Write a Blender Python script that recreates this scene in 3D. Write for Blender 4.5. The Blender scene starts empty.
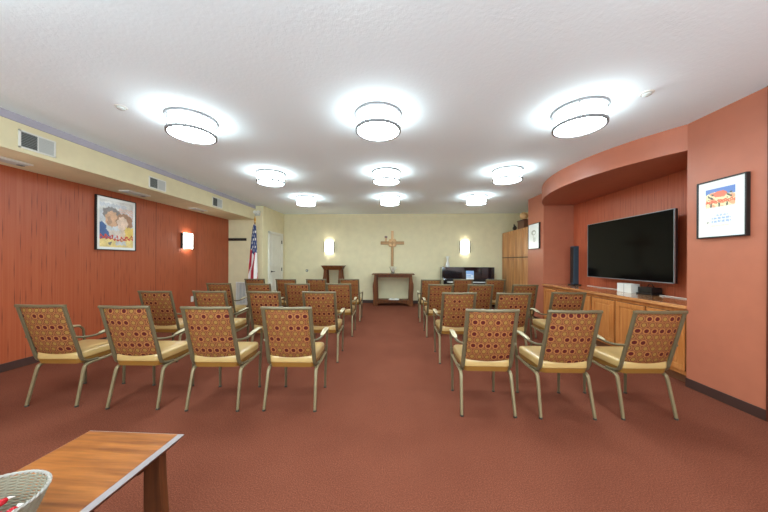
import bpy, bmesh, math, random
from mathutils import Vector, Matrix
random.seed(7)
PI = math.pi
C = bpy.context.scene.collection
sc = bpy.context.scene

# ---------------------------------------------------------------- materials
def nodes(name):
    m = bpy.data.materials.new(name); m.use_nodes = True
    nt = m.node_tree; b = nt.nodes['Principled BSDF']
    return m, nt, b
def N(nt, t, **kw):
    n = nt.nodes.new(t)
    for k, v in kw.items():
        if hasattr(n, k): setattr(n, k, v)
        else: n.inputs[k].default_value = v
    return n
def srgb(r, g, b):
    f = lambda c: (c/255/12.92) if c/255 <= .04045 else ((c/255+.055)/1.055)**2.4
    return (f(r), f(g), f(b), 1)
def setp(b, col=None, rough=.5, metal=0, spec=None, coat=None, coatr=None):
    if col: b.inputs['Base Color'].default_value = col
    b.inputs['Roughness'].default_value = rough; b.inputs['Metallic'].default_value = metal
    if spec is not None: b.inputs['Specular IOR Level'].default_value = spec
    if coat is not None: b.inputs['Coat Weight'].default_value = coat
    if coatr is not None: b.inputs['Coat Roughness'].default_value = coatr
def ramp(nt, stops, fac):
    r = nt.nodes.new('ShaderNodeValToRGB')
    e = r.color_ramp.elements
    while len(e) < len(stops): e.new(.5)
    for i, (p, c) in enumerate(stops): e[i].position = p; e[i].color = c
    nt.links.new(fac, r.inputs[0]); return r
def coords(nt, scale=(1, 1, 1), kind='Object', rot=(0, 0, 0)):
    tc = nt.nodes.new('ShaderNodeTexCoord'); mp = nt.nodes.new('ShaderNodeMapping')
    mp.inputs['Scale'].default_value = scale; mp.inputs['Rotation'].default_value = rot
    nt.links.new(tc.outputs[kind], mp.inputs[0]); return mp.outputs[0]
def noise(nt, vec, scale=5, detail=3, rough=.5):
    n = nt.nodes.new('ShaderNodeTexNoise'); n.inputs['Scale'].default_value = scale
    n.inputs['Detail'].default_value = detail; n.inputs['Roughness'].default_value = rough
    nt.links.new(vec, n.inputs['Vector']); return n.outputs[0]
def bump(nt, b, h, strength=.2, dist=.01):
    n = nt.nodes.new('ShaderNodeBump'); n.inputs['Strength'].default_value = strength; n.inputs['Distance'].default_value = dist
    nt.links.new(h, n.inputs['Height']); nt.links.new(n.outputs[0], b.inputs['Normal'])
def plain(name, col, rough=.5, metal=0, bumps=0, bscale=200, **kw):
    m, nt, b = nodes(name); setp(b, col, rough, metal, **kw)
    n = noise(nt, coords(nt), bscale if bumps else 6, 3)
    if bumps: bump(nt, b, n, bumps, .002 if bscale > 60 else .0035)
    else:
        c2 = tuple(x*.93 for x in col[:3])+(1,)
        r = ramp(nt, [(.3, c2), (.7, col)], n); nt.links.new(r.outputs[0], b.inputs['Base Color'])
    return m
def emit(name, col, strength):
    m, nt, b = nodes(name); setp(b, (.9, .9, .9, 1), .5)
    b.inputs['Emission Color'].default_value = col; b.inputs['Emission Strength'].default_value = strength
    return m
def wood(name, c1, c2, axis='Z', rough=.35, scale=1, coat=.0, spec=.4):
    m, nt, b = nodes(name); setp(b, None, rough, 0, spec=spec, coat=coat, coatr=.2)
    s = {'X': (.6, 9, 9), 'Y': (9, .6, 9), 'Z': (9, 9, .6)}[axis]
    v = coords(nt, tuple(a*scale for a in s))
    n1 = noise(nt, v, 3, 6, .6)
    r = ramp(nt, [(.3, c1), (.52, tuple((a+q)/2 for a, q in zip(c1, c2))), (.72, c2)], n1)
    n2 = noise(nt, coords(nt, (1, 1, 1)), 3, 2)
    mx = nt.nodes.new('ShaderNodeMixRGB'); mx.blend_type = 'MULTIPLY'; mx.inputs[0].default_value = .35
    r2 = ramp(nt, [(.3, (.7, .65, .6, 1)), (.7, (1, 1, 1, 1))], n2)
    nt.links.new(r.outputs[0], mx.inputs[1]); nt.links.new(r2.outputs[0], mx.inputs[2])
    nt.links.new(mx.outputs[0], b.inputs['Base Color']); bump(nt, b, n1, .08, .002)
    return m
def mathn(nt):
    def Mt(op, a, c=None):
        n = nt.nodes.new('ShaderNodeMath'); n.operation = op
        for i, q in enumerate((a, c)):
            if q is None: continue
            if isinstance(q, (int, float)): n.inputs[i].default_value = q
            else: nt.links.new(q, n.inputs[i])
        return n.outputs[0]
    return Mt
def streaked(name, base, light, dark, amount=.6):
    # fine vertical cloth with scattered thin dark dashes, for walls that run along Y
    m, nt, b = nodes(name); setp(b, None, .42, 0, spec=.5); Mt = mathn(nt)
    n1 = noise(nt, coords(nt, (90, 90, .8)), 1.0, 4, .6)
    r1 = ramp(nt, [(.32, light), (.62, base)], n1)
    tc = nt.nodes.new('ShaderNodeTexCoord'); sp = nt.nodes.new('ShaderNodeSeparateXYZ'); nt.links.new(tc.outputs['Object'], sp.inputs[0])
    u = Mt('ADD', Mt('DIVIDE', sp.outputs[1], .05), 500.0); cu = Mt('FLOOR', u)
    wn = nt.nodes.new('ShaderNodeTexWhiteNoise'); wn.noise_dimensions = '1D'; nt.links.new(cu, wn.inputs['W'])
    v = Mt('ADD', Mt('DIVIDE', sp.outputs[2], .34), Mt('MULTIPLY', wn.outputs[0], 9.0)); cv = Mt('FLOOR', v)
    cb = nt.nodes.new('ShaderNodeCombineXYZ'); nt.links.new(cu, cb.inputs[0]); nt.links.new(cv, cb.inputs[1])
    w2 = nt.nodes.new('ShaderNodeTexWhiteNoise'); nt.links.new(cb.outputs[0], w2.inputs[0])
    du = Mt('ABSOLUTE', Mt('SUBTRACT', Mt('FRACT', u), Mt('ADD', .3, Mt('MULTIPLY', w2.outputs[0], .4))))
    dv = Mt('ABSOLUTE', Mt('SUBTRACT', Mt('FRACT', v), .5))
    wid = Mt('MULTIPLY', Mt('SUBTRACT', .42, dv), .28)
    on = Mt('MULTIPLY', Mt('LESS_THAN', du, wid), Mt('LESS_THAN', w2.outputs[0], .42))
    mx = nt.nodes.new('ShaderNodeMixRGB'); mx.inputs[2].default_value = dark
    nt.links.new(Mt('MULTIPLY', on, amount), mx.inputs[0]); nt.links.new(r1.outputs[0], mx.inputs[1])
    nt.links.new(mx.outputs[0], b.inputs['Base Color']); bump(nt, b, n1, .12, .002)
    return m
def fabric():
    m, nt, b = nodes('dotted_upholstery'); setp(b, None, .75, 0, spec=.25)
    tc = nt.nodes.new('ShaderNodeTexCoord'); sp = nt.nodes.new('ShaderNodeSeparateXYZ')
    nt.links.new(tc.outputs['Object'], sp.inputs[0])
    oi = nt.nodes.new('ShaderNodeObjectInfo')
    def Mt(op, a, c=None):
        n = nt.nodes.new('ShaderNodeMath'); n.operation = op
        for i, q in enumerate((a, c)):
            if q is None: continue
            if isinstance(q, (int, float)): n.inputs[i].default_value = q
            else: nt.links.new(q, n.inputs[i])
        return n.outputs[0]
    W, H = .060, .051
    off = Mt('MULTIPLY', oi.outputs['Random'], 7.0)
    v = Mt('ADD', Mt('DIVIDE', sp.outputs[2], H), Mt('MULTIPLY', off, 1.7)); row = Mt('FLOOR', v)
    u = Mt('ADD', Mt('ADD', Mt('DIVIDE', sp.outputs[0], W), Mt('ADD', off, 50.0)), Mt('MULTIPLY', Mt('MODULO', row, 2.0), .5))
    col = Mt('FLOOR', u)
    du = Mt('MULTIPLY', Mt('SUBTRACT', Mt('FRACT', u), .5), W); dv = Mt('MULTIPLY', Mt('SUBTRACT', Mt('FRACT', v), .5), H)
    d = Mt('SQRT', Mt('ADD', Mt('MULTIPLY', du, du), Mt('MULTIPLY', dv, dv)))
    cb = nt.nodes.new('ShaderNodeCombineXYZ'); nt.links.new(col, cb.inputs[0]); nt.links.new(row, cb.inputs[1])
    wn = nt.nodes.new('ShaderNodeTexWhiteNoise'); nt.links.new(cb.outputs[0], wn.inputs[0])
    isdot = Mt('MULTIPLY', Mt('MODULO', row, 2.0), Mt('LESS_THAN', wn.outputs[0], .72))
    dot = Mt('MULTIPLY', isdot, Mt('LESS_THAN', d, .0172))
    ring = Mt('MULTIPLY', Mt('GREATER_THAN', d, .0160), Mt('LESS_THAN', d, .0218))
    ring = Mt('MULTIPLY', ring, Mt('SUBTRACT', 1.0, isdot))
    ring2 = Mt('GREATER_THAN', d, .0268)
    inner = Mt('MULTIPLY', Mt('LESS_THAN', d, .0180), Mt('SUBTRACT', 1.0, isdot))
    def mix(f, a, c):
        n = nt.nodes.new('ShaderNodeMixRGB'); nt.links.new(f, n.inputs[0])
        for i, q in ((1, a), (2, c)):
            if isinstance(q, tuple): n.inputs[i].default_value = q
            else: nt.links.new(q, n.inputs[i])
        return n.outputs[0]
    c = mix(inner, srgb(156, 102, 56), srgb(142, 104, 50))
    c = mix(ring, c, srgb(84, 34, 16)); c = mix(ring2, c, srgb(112, 62, 36)); c = mix(dot, c, srgb(80, 16, 14))
    nt.links.new(c, b.inputs['Base Color'])
    bump(nt, b, noise(nt, coords(nt), 420, 2), .3, .002)
    return m

M = {}
M['carpet'], nt, b = nodes('carpet_pile'); setp(b, None, .95, 0, spec=.1)
v = coords(nt)
n1 = noise(nt, v, 150, 3, .65); n2 = noise(nt, v, 2.2, 3, .6)
r1 = ramp(nt, [(.30, srgb(90, 46, 33)), (.5, srgb(112, 62, 45)), (.72, srgb(134, 80, 60))], n1)
r2 = ramp(nt, [(.3, (.90, .88, .88, 1)), (.7, (1, 1, 1, 1))], n2)
mx = nt.nodes.new('ShaderNodeMixRGB'); mx.blend_type = 'MULTIPLY'; mx.inputs[0].default_value = 1
nt.links.new(r1.outputs[0], mx.inputs[1]); nt.links.new(r2.outputs[0], mx.inputs[2]); nt.links.new(mx.outputs[0], b.inputs['Base Color'])
bump(nt, b, n1, .5, .006)
M['ceiling'] = plain('ceiling_texture_paint', srgb(236, 246, 251), .9, bumps=.5, bscale=45, spec=.1)
M['beige'] = plain('beige_paint', srgb(218, 208, 172), .8, spec=.2)
M['terracotta'] = plain('terracotta_paint', srgb(176, 104, 78), .42, spec=.5)
M['red_paper'] = streaked('red_wallpaper', srgb(158, 74, 42), srgb(168, 88, 56), srgb(98, 40, 26))
M['niche_paper'] = streaked('orange_wallpaper', srgb(176, 84, 52), srgb(190, 102, 68), srgb(140, 60, 38))
M['base'] = plain('vinyl_base_brown', srgb(66, 42, 36), .5)
M['strip'] = plain('grey_lilac_paint', srgb(168, 164, 176), .8)
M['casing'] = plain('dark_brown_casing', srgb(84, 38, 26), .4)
M['white'] = plain('white_enamel', srgb(220, 219, 212), .4)
M['doorwhite'] = plain('door_white_paint', srgb(218, 216, 204), .45)
M['shade'] = emit('lit_opal_diffuser', (.81, .965, 1.0, 1), 10.5)
M['lens'] = emit('lit_opal_lens', (.81, .965, 1.0, 1), 28)
M['sconce'] = emit('lit_sconce_glass', (1, .97, .88, 1), 7)
M['nickel'] = plain('brushed_nickel', srgb(128, 128, 130), .45, .3)
M['frame'] = plain('champagne_metal', srgb(108, 97, 72), .4, .35)
M['leg'] = plain('champagne_leg_metal', srgb(134, 119, 88), .4, .3)
M['pad'] = plain('champagne_arm_cap', srgb(186, 174, 142), .34, .3)
M['seat'] = plain('gold_vinyl', srgb(188, 156, 100), .34, 0, spec=.6, coat=.5, coatr=.25)
M['shell'] = plain('seat_pan_gold', srgb(132, 90, 36), .42)
M['glide'] = plain('dark_glide', srgb(58, 52, 46), .5)
M['fabric'] = fabric()
M['tablewood'] = wood('table_top_wood', srgb(104, 54, 22), srgb(176, 108, 50), 'X', .3, 1.3, coat=.35)
M['edge'] = plain('worn_pale_edge', srgb(134, 124, 124), .55)
M['darkwood'] = wood('dark_leg_wood', srgb(58, 28, 14), srgb(104, 58, 30), 'Z', .4)
M['altarwood'] = wood('altar_wood', srgb(74, 36, 12), srgb(122, 70, 32), 'Z', .5, spec=.25)
M['maple'] = wood('cabinet_maple', srgb(178, 106, 50), srgb(208, 140, 80), 'Z', .33, coat=.2)
M['mapley'] = wood('counter_maple', srgb(176, 108, 62), srgb(208, 146, 92), 'Y', .12, coat=.7, spec=.6)
M['kick'] = plain('toe_kick_brown', srgb(128, 84, 56), .5)
M['tall'] = wood('tall_cupboard_wood', srgb(156, 94, 46), srgb(224, 168, 110), 'Z', .35, .55)
M['gap'] = plain('cabinet_shadow_gap', srgb(70, 38, 20), .6)
M['crosswood'] = plain('brass_brown_cross', srgb(138, 96, 40), .35, .2)
M['crosspale'] = plain('pale_pink_brass', srgb(180, 138, 88), .35, .2)
M['black'] = plain('black_frame', srgb(20, 18, 18), .35)
M['screen'] = plain('tv_glass', srgb(5, 5, 6), .10, spec=.14)
M['screenblack'] = plain('tv_bezel_plastic', srgb(26, 27, 30), .3)
M['silver'] = plain('tv_silver_edge', srgb(150, 152, 156), .3, .5)
M['pianoblack'] = plain('piano_lacquer', srgb(14, 18, 26), .08, spec=.7, coat=.6, coatr=.05)
M['speaker'] = plain('speaker_blue_grey', srgb(44, 62, 76), .45)
M['cable'] = plain('white_cable', srgb(214, 206, 196), .5)
M['gold'] = plain('gold_finial', srgb(204, 150, 50), .3, .5)
M['bronze'] = plain('dark_bronze', srgb(46, 38, 34), .4, .4)
M['wicker'] = plain('greyed_wicker', srgb(126, 118, 100), .8, bumps=.4, bscale=120)
M['wickerrim'] = plain('whitewashed_wicker', srgb(146, 140, 132), .75, bumps=.4, bscale=120)
M['candy'] = plain('red_wrapper', srgb(186, 20, 34), .25)
M['candyw'] = plain('white_wrapper_end', srgb(232, 214, 210), .3)
M['keys'] = plain('ivory_keys', srgb(226, 228, 226), .3)
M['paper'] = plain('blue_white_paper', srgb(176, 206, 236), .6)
M['mat'] = plain('white_mat_board', srgb(236, 238, 236), .5, coat=.4, coatr=.1)
M['louvre'] = plain('grey_louvre', srgb(112, 118, 116), .5)
M['louvrel'] = plain('light_louvre', srgb(186, 188, 184), .5)
M['ventblue'] = plain('blue_grey_slot', srgb(138, 152, 164), .5)
M['brownbox'] = plain('brown_carton', srgb(104, 66, 44), .6)
M['globe'] = plain('tan_globe', srgb(214, 166, 110), .4)
m, nt, b = nodes('clear_glass'); setp(b, (1, 1, 1, 1), .05); b.inputs['Transmission Weight'].default_value = .95; M['glass'] = m
m, nt, b = nodes('painted_print'); setp(b, None, .5, coat=.3, coatr=.1)
a = nt.nodes.new('ShaderNodeVertexColor'); a.layer_name = 'Col'; nt.links.new(a.outputs[0], b.inputs['Base Color']); M['print'] = m
m, nt, b = nodes('flag_cloth'); setp(b, None, .7)
a = nt.nodes.new('ShaderNodeVertexColor'); a.layer_name = 'Col'; nt.links.new(a.outputs[0], b.inputs['Base Color']); M['flag'] = m

# ---------------------------------------------------------------- mesh builder
class MB:
    def __init__(s): s.bm = bmesh.new()
    def box(s, x0, x1, y0, y1, z0, z1, bev=0, seg=2, mat=None):
        t = bmesh.new(); bmesh.ops.create_cube(t, size=1)
        for v in t.verts:
            v.co = Vector(((x0+x1)/2+v.co.x*(x1-x0), (y0+y1)/2+v.co.y*(y1-y0), (z0+z1)/2+v.co.z*(z1-z0)))
        if bev: bmesh.ops.bevel(t, geom=t.edges[:], offset=bev, segments=seg, affect='EDGES', profile=.6)
        if mat: t.transform(mat)
        s.merge(t); return s
    def merge(s, t):
        me = bpy.data.meshes.new('t'); t.to_mesh(me); t.free(); s.bm.from_mesh(me); bpy.data.meshes.remove(me)
    def rings(s, rings, cap=True, closed=False):
        R = [[s.bm.verts.new(p) for p in r] for r in rings]
        n = len(R[0]); m = len(R)
        for i in range(m if closed else m-1):
            a, c = R[i], R[(i+1) % m]
            for j in range(n):
                s.bm.faces.new((a[j], a[(j+1) % n], c[(j+1) % n], c[j]))
        if cap and not closed:
            s.bm.faces.new(R[0][::-1]); s.bm.faces.new(R[-1])
        return s
    def tube(s, pts, rx, ry=None, n=8, up=(0, 0, 1), smooth=0, power=1.0, closed=False):
        # rx: half size sideways, ry: half size along 'up'; both may be lists
        pts = [Vector(p) for p in pts]
        if smooth:
            P = []; q = pts; m = len(q)
            rng = range(m) if closed else range(m-1)
            for i in rng:
                g = lambda k: q[k % m] if closed else q[max(0, min(m-1, k))]
                p0, p1, p2, p3 = g(i-1), g(i), g(i+1), g(i+2)
                for k in range(smooth):
                    t = k/smooth
                    P.append(.5*((2*p1)+(p2-p0)*t+(2*p0-5*p1+4*p2-p3)*t*t+(3*p1-p0-3*p2+p3)*t**3))
            if not closed: P.append(q[-1])
            k0 = len(pts); pts = P
        ry = rx if ry is None else ry
        m = len(pts); up = Vector(up); out = []
        def val(r, i):
            if isinstance(r, (list, tuple)):
                f = i/(m-1)*(len(r)-1); k = min(int(f), len(r)-2); return r[k]+(r[k+1]-r[k])*(f-k)
            return r
        for i, p in enumerate(pts):
            if closed: d = pts[(i+1) % m]-pts[i-1]
            else: d = pts[min(i+1, m-1)]-pts[max(i-1, 0)]
            d.normalize(); side = d.cross(up)
            if side.length < 1e-4: side = d.cross(Vector((0, 1, 0)))
            side.normalize(); w = side.cross(d).normalized()
            a, c = val(rx, i), val(ry, i); r = []
            for k in range(n):
                t = 2*PI*(k+.5)/n; ct, st = math.cos(t), math.sin(t)
                e = power
                r.append(p+side*a*math.copysign(abs(ct)**e, ct)+w*c*math.copysign(abs(st)**e, st))
            out.append(r)
        return s.rings(out, closed=closed)
    def lathe(s, prof, c=(0, 0, 0), n=32, sx=1, sy=1, cap=True):
        return s.rings([[Vector((c[0]+r*sx*math.cos(2*PI*k/n), c[1]+r*sy*math.sin(2*PI*k/n), c[2]+z)) for k in range(n)] for r, z in prof], cap=cap)
    def prism(s, poly, z0, z1):
        return s.rings([[Vector((x, y, z0)) for x, y in poly], [Vector((x, y, z1)) for x, y in poly]])
    def ball(s, c, r, sz=1, n=12):
        t = bmesh.new(); bmesh.ops.create_uvsphere(t, u_segments=n*2, v_segments=n, radius=r)
        for v in t.verts: v.co = Vector((c[0]+v.co.x, c[1]+v.co.y, c[2]+v.co.z*sz))
        s.merge(t); return s
    def xf(s, mat): s.bm.transform(mat); return s
    def build(s, name, mat, parent=None, smooth=False, label=None, kind=None):
        bmesh.ops.recalc_face_normals(s.bm, faces=s.bm.faces[:])
        me = bpy.data.meshes.new(name); s.bm.to_mesh(me); s.bm.free()
        if smooth:
            for p in me.polygons: p.use_smooth = True
            try: me.set_sharp_from_angle(angle=math.radians(40))
            except Exception: pass
        me.materials.append(M[mat] if isinstance(mat, str) else mat)
        o = bpy.data.objects.new(name, me); C.objects.link(o)
        if parent: o.parent = parent
        if label: o['label'] = label
        if kind: o['kind'] = kind
        return o
def tag(o, label, cat, group=None, kind=None):
    o['label'] = label; o['category'] = cat
    if group: o['group'] = group
    if kind: o['kind'] = kind
    return o
def thing(name, label, cat, loc=(0, 0, 0), rz=0, group=None):
    o = bpy.data.objects.new(name, None); C.objects.link(o); o.empty_display_size = .1
    o.location = loc; o.rotation_euler = (0, 0, rz)
    return tag(o, label, cat, group)
def copy_tree(o, parent=None):
    c = o.copy(); C.objects.link(c)
    if parent: c.parent = parent
    for ch in list(o.children): copy_tree(ch, c)
    return c
def struct(name, mb, mat, parent=None, smooth=False):
    return mb.build(name, mat, parent, smooth, kind='structure')
def painted(name, parent, origin, U, V, w, h, nx, ny, fn, mat='print', nrm=None, thick=.002):
    """flat print: origin is its lower left corner, U and V unit vectors"""
    bm = bmesh.new(); o = Vector(origin); U = Vector(U); V = Vector(V); Nn = U.cross(V)
    vs = [[bm.verts.new(o+U*(w*i/nx)+V*(h*j/ny)) for i in range(nx+1)] for j in range(ny+1)]
    lay = bm.loops.layers.float_color.new('Col')
    for j in range(ny):
        for i in range(nx):
            f = bm.faces.new((vs[j][i], vs[j][i+1], vs[j+1][i+1], vs[j+1][i]))
            c = fn((i+.5)/nx, (j+.5)/ny)
            for l in f.loops: l[lay] = c
    me = bpy.data.meshes.new(name); bm.to_mesh(me); bm.free(); me.materials.append(M[mat])
    ob = bpy.data.objects.new(name, me); C.objects.link(ob)
    if parent: ob.parent = parent
    return ob

# ---------------------------------------------------------------- room constants
WIN_FILL = 56  # energy of each added fill light at the rear wall
H = 2.743; XL = -4.541; XR = 3.012; YB = 8.467; YA = 7.12; XD = -3.6; XS = -3.814; HS = 2.377
NX = 3.62; NY0, NY1 = 3.055, 5.93; NH = 2.47; YR = -2.4; YC = 6.62

struct('floor', MB().box(-4.7, 3.95, YR-.1, 8.6, -.1, 0), 'carpet')
struct('ceiling', MB().box(-4.7, 3.95, YR-.1, 8.6, H, H+.1), 'ceiling')
struct('wall_left', MB().box(XL-.14, XL, YR, YA, 0, H), 'red_paper')
struct('ceiling_soffit', MB().box(XL, XS, YR, YA, HS, H), 'beige')
struct('trim_1', MB().box(XS, XS+.012, YR, YA, H-.078, H), 'strip')
struct('wall_alcove', MB().box(XL-.14, XD, YA, 8.6, 0, H), 'beige')
struct('wall_back', MB().box(XD, 3.95, YB, 8.6, 0, H), 'beige')
# rear wall behind the camera; its unseen windows are added for fill light
wx = [(-3.9, -2.0), (-1.5, .5), (1.0, 2.9)]; wz0, wz1 = .55, 2.35
r_ = MB(); r_.box(-4.7, 3.95, YR-.12, YR, 0, wz0); r_.box(-4.7, 3.95, YR-.12, YR, wz1, H)
ex = [-4.7]+[q for p in wx for q in p]+[3.95]
for i in range(0, len(ex), 2): r_.box(ex[i], ex[i+1], YR-.12, YR, wz0, wz1)
struct('wall_rear', r_, 'beige')
for i, (a, c) in enumerate(wx):
    f = MB()
    for (e, g, h0, h1) in ((a, c, wz0, wz0+.06), (a, c, wz1-.06, wz1), (a, a+.06, wz0, wz1), (c-.06, c, wz0, wz1), ((a+c)/2-.03, (a+c)/2+.03, wz0, wz1)):
        f.box(e, g, YR-.09, YR-.03, h0, h1, .004)
    wo = struct('window_%d' % (i+1), f, 'white')
    L = bpy.data.lights.new('daylight', 'AREA'); L.shape = 'RECTANGLE'; L.size = c-a-.12; L.size_y = wz1-wz0-.12; L.energy = WIN_FILL; L.color = (.80, .965, 1.03)  # added area light, tilted up to brighten the ceiling
    lo = bpy.data.objects.new('daylight', L); C.objects.link(lo); lo.location = ((a+c)/2, YR+.62, (wz0+wz1)/2); lo.rotation_euler = (PI/2+math.radians(30), 0, 0)
struct('wall_right', MB().box(XR, 3.9, 2.42, NY0, 0, H), 'terracotta')
struct('wall_right_near', MB().box(XR, 3.9, YR, 2.30, 0, H), 'terracotta')
struct('trim_2', MB().box(XR-.012, 3.5, 2.30, 2.418, 0, H), 'casing')  # dark brown strip stands in for a wall in shadow past the corner
struct('wall_niche', MB().box(NX, 3.9, NY0, NY1, 0, H), 'niche_paper')
struct('wall_pillar', MB().box(XR, 3.9, NY1, YC, 0, H), 'terracotta')
struct('wall_right_far', MB().box(3.74, 3.95, YC, YB, 0, H), 'beige')
# curved header over the niche
hm = (NY1-NY0)/2; sg = .47; Rr = (hm*hm+sg*sg)/(2*sg); cx = XR-sg+Rr; cy = (NY0+NY1)/2
a0 = math.asin(hm/Rr); poly = []
for i in range(41):
    t = -a0+2*a0*i/40; poly.append((cx-Rr*math.cos(t), cy+Rr*math.sin(t)))
poly += [(NX, NY1), (NX, NY0)]
struct('wall_header', MB().prism(poly, NH, H), 'terracotta', smooth=True)
# base boards
struct('baseboard_left', MB().box(XL, XL+.012, YR, YA, 0, .095, .003), 'base')
struct('baseboard_alcove', MB().box(XL+.012, XD, YA-.012, YA, 0, .095, .003), 'base')
struct('baseboard_back', MB().box(XD, 3.06, YB-.012, YB, 0, .095, .003), 'base')
struct('baseboard_right', MB().box(XR-.012, XR, 2.42, NY0, 0, .09, .003), 'base')
struct('baseboard_right_near', MB().box(XR-.012, XR, YR, 2.30, 0, .09, .003), 'base')
struct('baseboard_pillar', MB().box(XR-.012, XR, NY1, YC, 0, .09, .003), 'base')
# seam between wallpaper panels
for k, y in enumerate((-1.4, .72, 2.83, 4.921, 5.97)):
    struct('trim_%d' % (k+3), MB().box(XL, XL+.0015, y-.004, y+.004, .095, HS), 'casing')

# door in the side wall of the alcove block, facing right
dr = struct('door_1', MB().box(XD+.006, XD+.03, 7.48, 8.21, .012, 2.03, .003), 'doorwhite')
cs = MB(); cs.box(XD, XD+.045, 7.39, 7.47, 0, 2.09, .006); cs.box(XD, XD+.045, 8.22, 8.30, 0, 2.09, .006); cs.box(XD, XD+.045, 7.39, 8.30, 2.04, 2.11, .006)
cs.build('door_casing', 'doorwhite', dr)
for z0, z1 in ((1.10, 1.92), (.18, .93)):
    p = MB()
    for (a, c, d, e) in ((7.58, 8.11, z0, z0+.02), (7.58, 8.11, z1-.02, z1), (7.58, 7.60, z0, z1), (8.09, 8.11, z0, z1)):
        p.box(XD+.03, XD+.04, a, c, d, e, .003)
    p.build('door_panel', 'doorwhite', dr)
h = MB().lathe([(.026, 0), (.026, .012), (.012, .016), (.012, .05)], n=16); h.xf(Matrix.Rotation(PI/2, 4, 'Y'))
h.xf(Matrix.Translation((XD+.03, 7.55, .985))); h.tube([(XD+.075, 7.55, .985), (XD+.08, 7.61, .985), (XD+.075, 7.67, .982)], .009)
h.build('door_handle', 'bronze', dr, True)
for z in (.28, 1.03, 1.85): MB().box(XD+.028, XD+.05, 8.198, 8.222, z-.05, z+.05, .003).build('hinge', 'bronze', dr)

# ---------------------------------------------------------------- ceiling lights
def make_light():
    t = thing('ceiling_light', 'x', 'ceiling light')
    MB().lathe([(.228, -.022), (.232, -.012), (.232, -.002), (.225, 0)], n=48).build('mounting_ring', 'nickel', t, True)
    MB().lathe([(.205, -.022), (.205, -.150), (.202, -.152)], n=48).build('diffuser', 'shade', t, True)
    MB().lathe([(.202, -.1525), (.19, -.157), (.1, -.159), (.02, -.16)], n=48).build('bottom_lens', 'lens', t, True)
    b = MB()
    pr = [(.224, -.170), (.224, -.146), (.2055, -.146), (.2055, -.170)]
    n = 48
    R = [[Vector((r*math.cos(2*PI*k/n), r*math.sin(2*PI*k/n), z)) for r, z in pr] for k in range(n)]
    b.rings(R, closed=True).build('lower_ring', 'nickel', t, True)
    for k in range(4):
        a = PI/4+k*PI/2+.25
        MB().box(-.006, .006, -.004, .004, -.15, -.01, mat=Matrix.Rotation(a-PI/2, 4, 'Z') @ Matrix.Translation((0, .213, 0))).build('support_bar', 'nickel', t)
    return t
L0 = make_light(); first = True
rowt = {-2: 'second row behind the camera', -1: 'row just behind the camera', 0: 'nearest visible row', 1: 'middle visible row', 2: 'farthest row near the beige wall'}
colt = ['left', 'middle', 'right']
X0, SX, Y1, DY = -.211, 1.92, 2.726, 1.747
for r in (-2, -1, 0, 1, 2):  # the two rows behind the camera are unseen, assumed for extra fill
    for k in range(3):
        t = L0 if first else copy_tree(L0); first = False
        t.location = (X0+(k-1)*SX, Y1+r*DY, H)
        tag(t, 'white drum ceiling light, %s one of the %s' % (colt[k], rowt[r]), 'ceiling light', 'drum ceiling lights')

# sprinkler discs
for x, y, s in ((-2.638, 2.475, 'left'), (2.112, 2.476, 'right')):
    t = thing('ceiling_sensor', 'small white round sensor on the ceiling near the %s front light' % s, 'ceiling sensor', (x, y, H), 0, 'small ceiling sensors')
    MB().lathe([(.045, -.006), (.05, 0)], n=24).build('base_plate', 'white', t, True)
    MB().lathe([(.012, -.03), (.03, -.02), (.032, -.006)], n=20).build('sensor_head', 'louvrel', t, True)

# vents on the soffit face
vl = ['nearest of the three on the beige soffit', 'middle one of the three on the beige soffit', 'farthest of the three on the beige soffit']
for i, (y0, y1, z0, z1) in enumerate(((2.558, 2.856, 2.419, 2.600), (4.0, 4.305, 2.40, 2.578), (5.43, 5.745, 2.405, 2.60))):
    t = thing('wall_vent', 'white rectangular air vent, '+vl[i], 'vent', (XS, (y0+y1)/2, z0), 0, 'soffit vents')
    w = (y1-y0)/2; hh = z1-z0; f = MB()
    for (a, c, d, e) in ((-w, w, 0, .016), (-w, w, hh-.016, hh), (-w, -w+.016, 0, hh), (w-.016, w, 0, hh), (-.004, .004, 0, hh)):
        f.box(0, .012, a, c, d, e, .002)
    f.build('vent_frame', 'white', t)
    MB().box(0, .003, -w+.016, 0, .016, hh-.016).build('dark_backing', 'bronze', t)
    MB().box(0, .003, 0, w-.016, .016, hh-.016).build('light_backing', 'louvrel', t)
    s = MB(); q = MB(); n = 9
    for k in range(n):
        z = .016+(hh-.032)*(k+.5)/n
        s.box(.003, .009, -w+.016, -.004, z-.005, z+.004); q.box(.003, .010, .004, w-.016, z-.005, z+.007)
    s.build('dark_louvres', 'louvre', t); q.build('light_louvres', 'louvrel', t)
# diffusers in the soffit underside
dl = ['nearest one, cut by the left edge', 'middle one above the framed poster', 'farthest one above the wall lamp']
for i, (y0, y1) in enumerate(((2.35, 2.93), (4.04, 4.42), (5.45, 5.80))):
    t = thing('slot_diffuser', 'flat white diffuser under the beige soffit, '+dl[i], 'diffuser', (-4.255, (y0+y1)/2, HS), 0, 'soffit diffusers')
    w = (y1-y0)/2
    MB().box(-.085, .085, -w, w, -.018, 0, .006).build('plate', 'white', t)
    MB().box(-.06, .06, -w+.03, w-.03, -.024, -.018, .002).build('slot_panel', 'louvrel', t)
    MB().box(-.02, .02, w-.08, w-.03, -.032, -.024, .003).build('latch', 'louvre', t)

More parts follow.
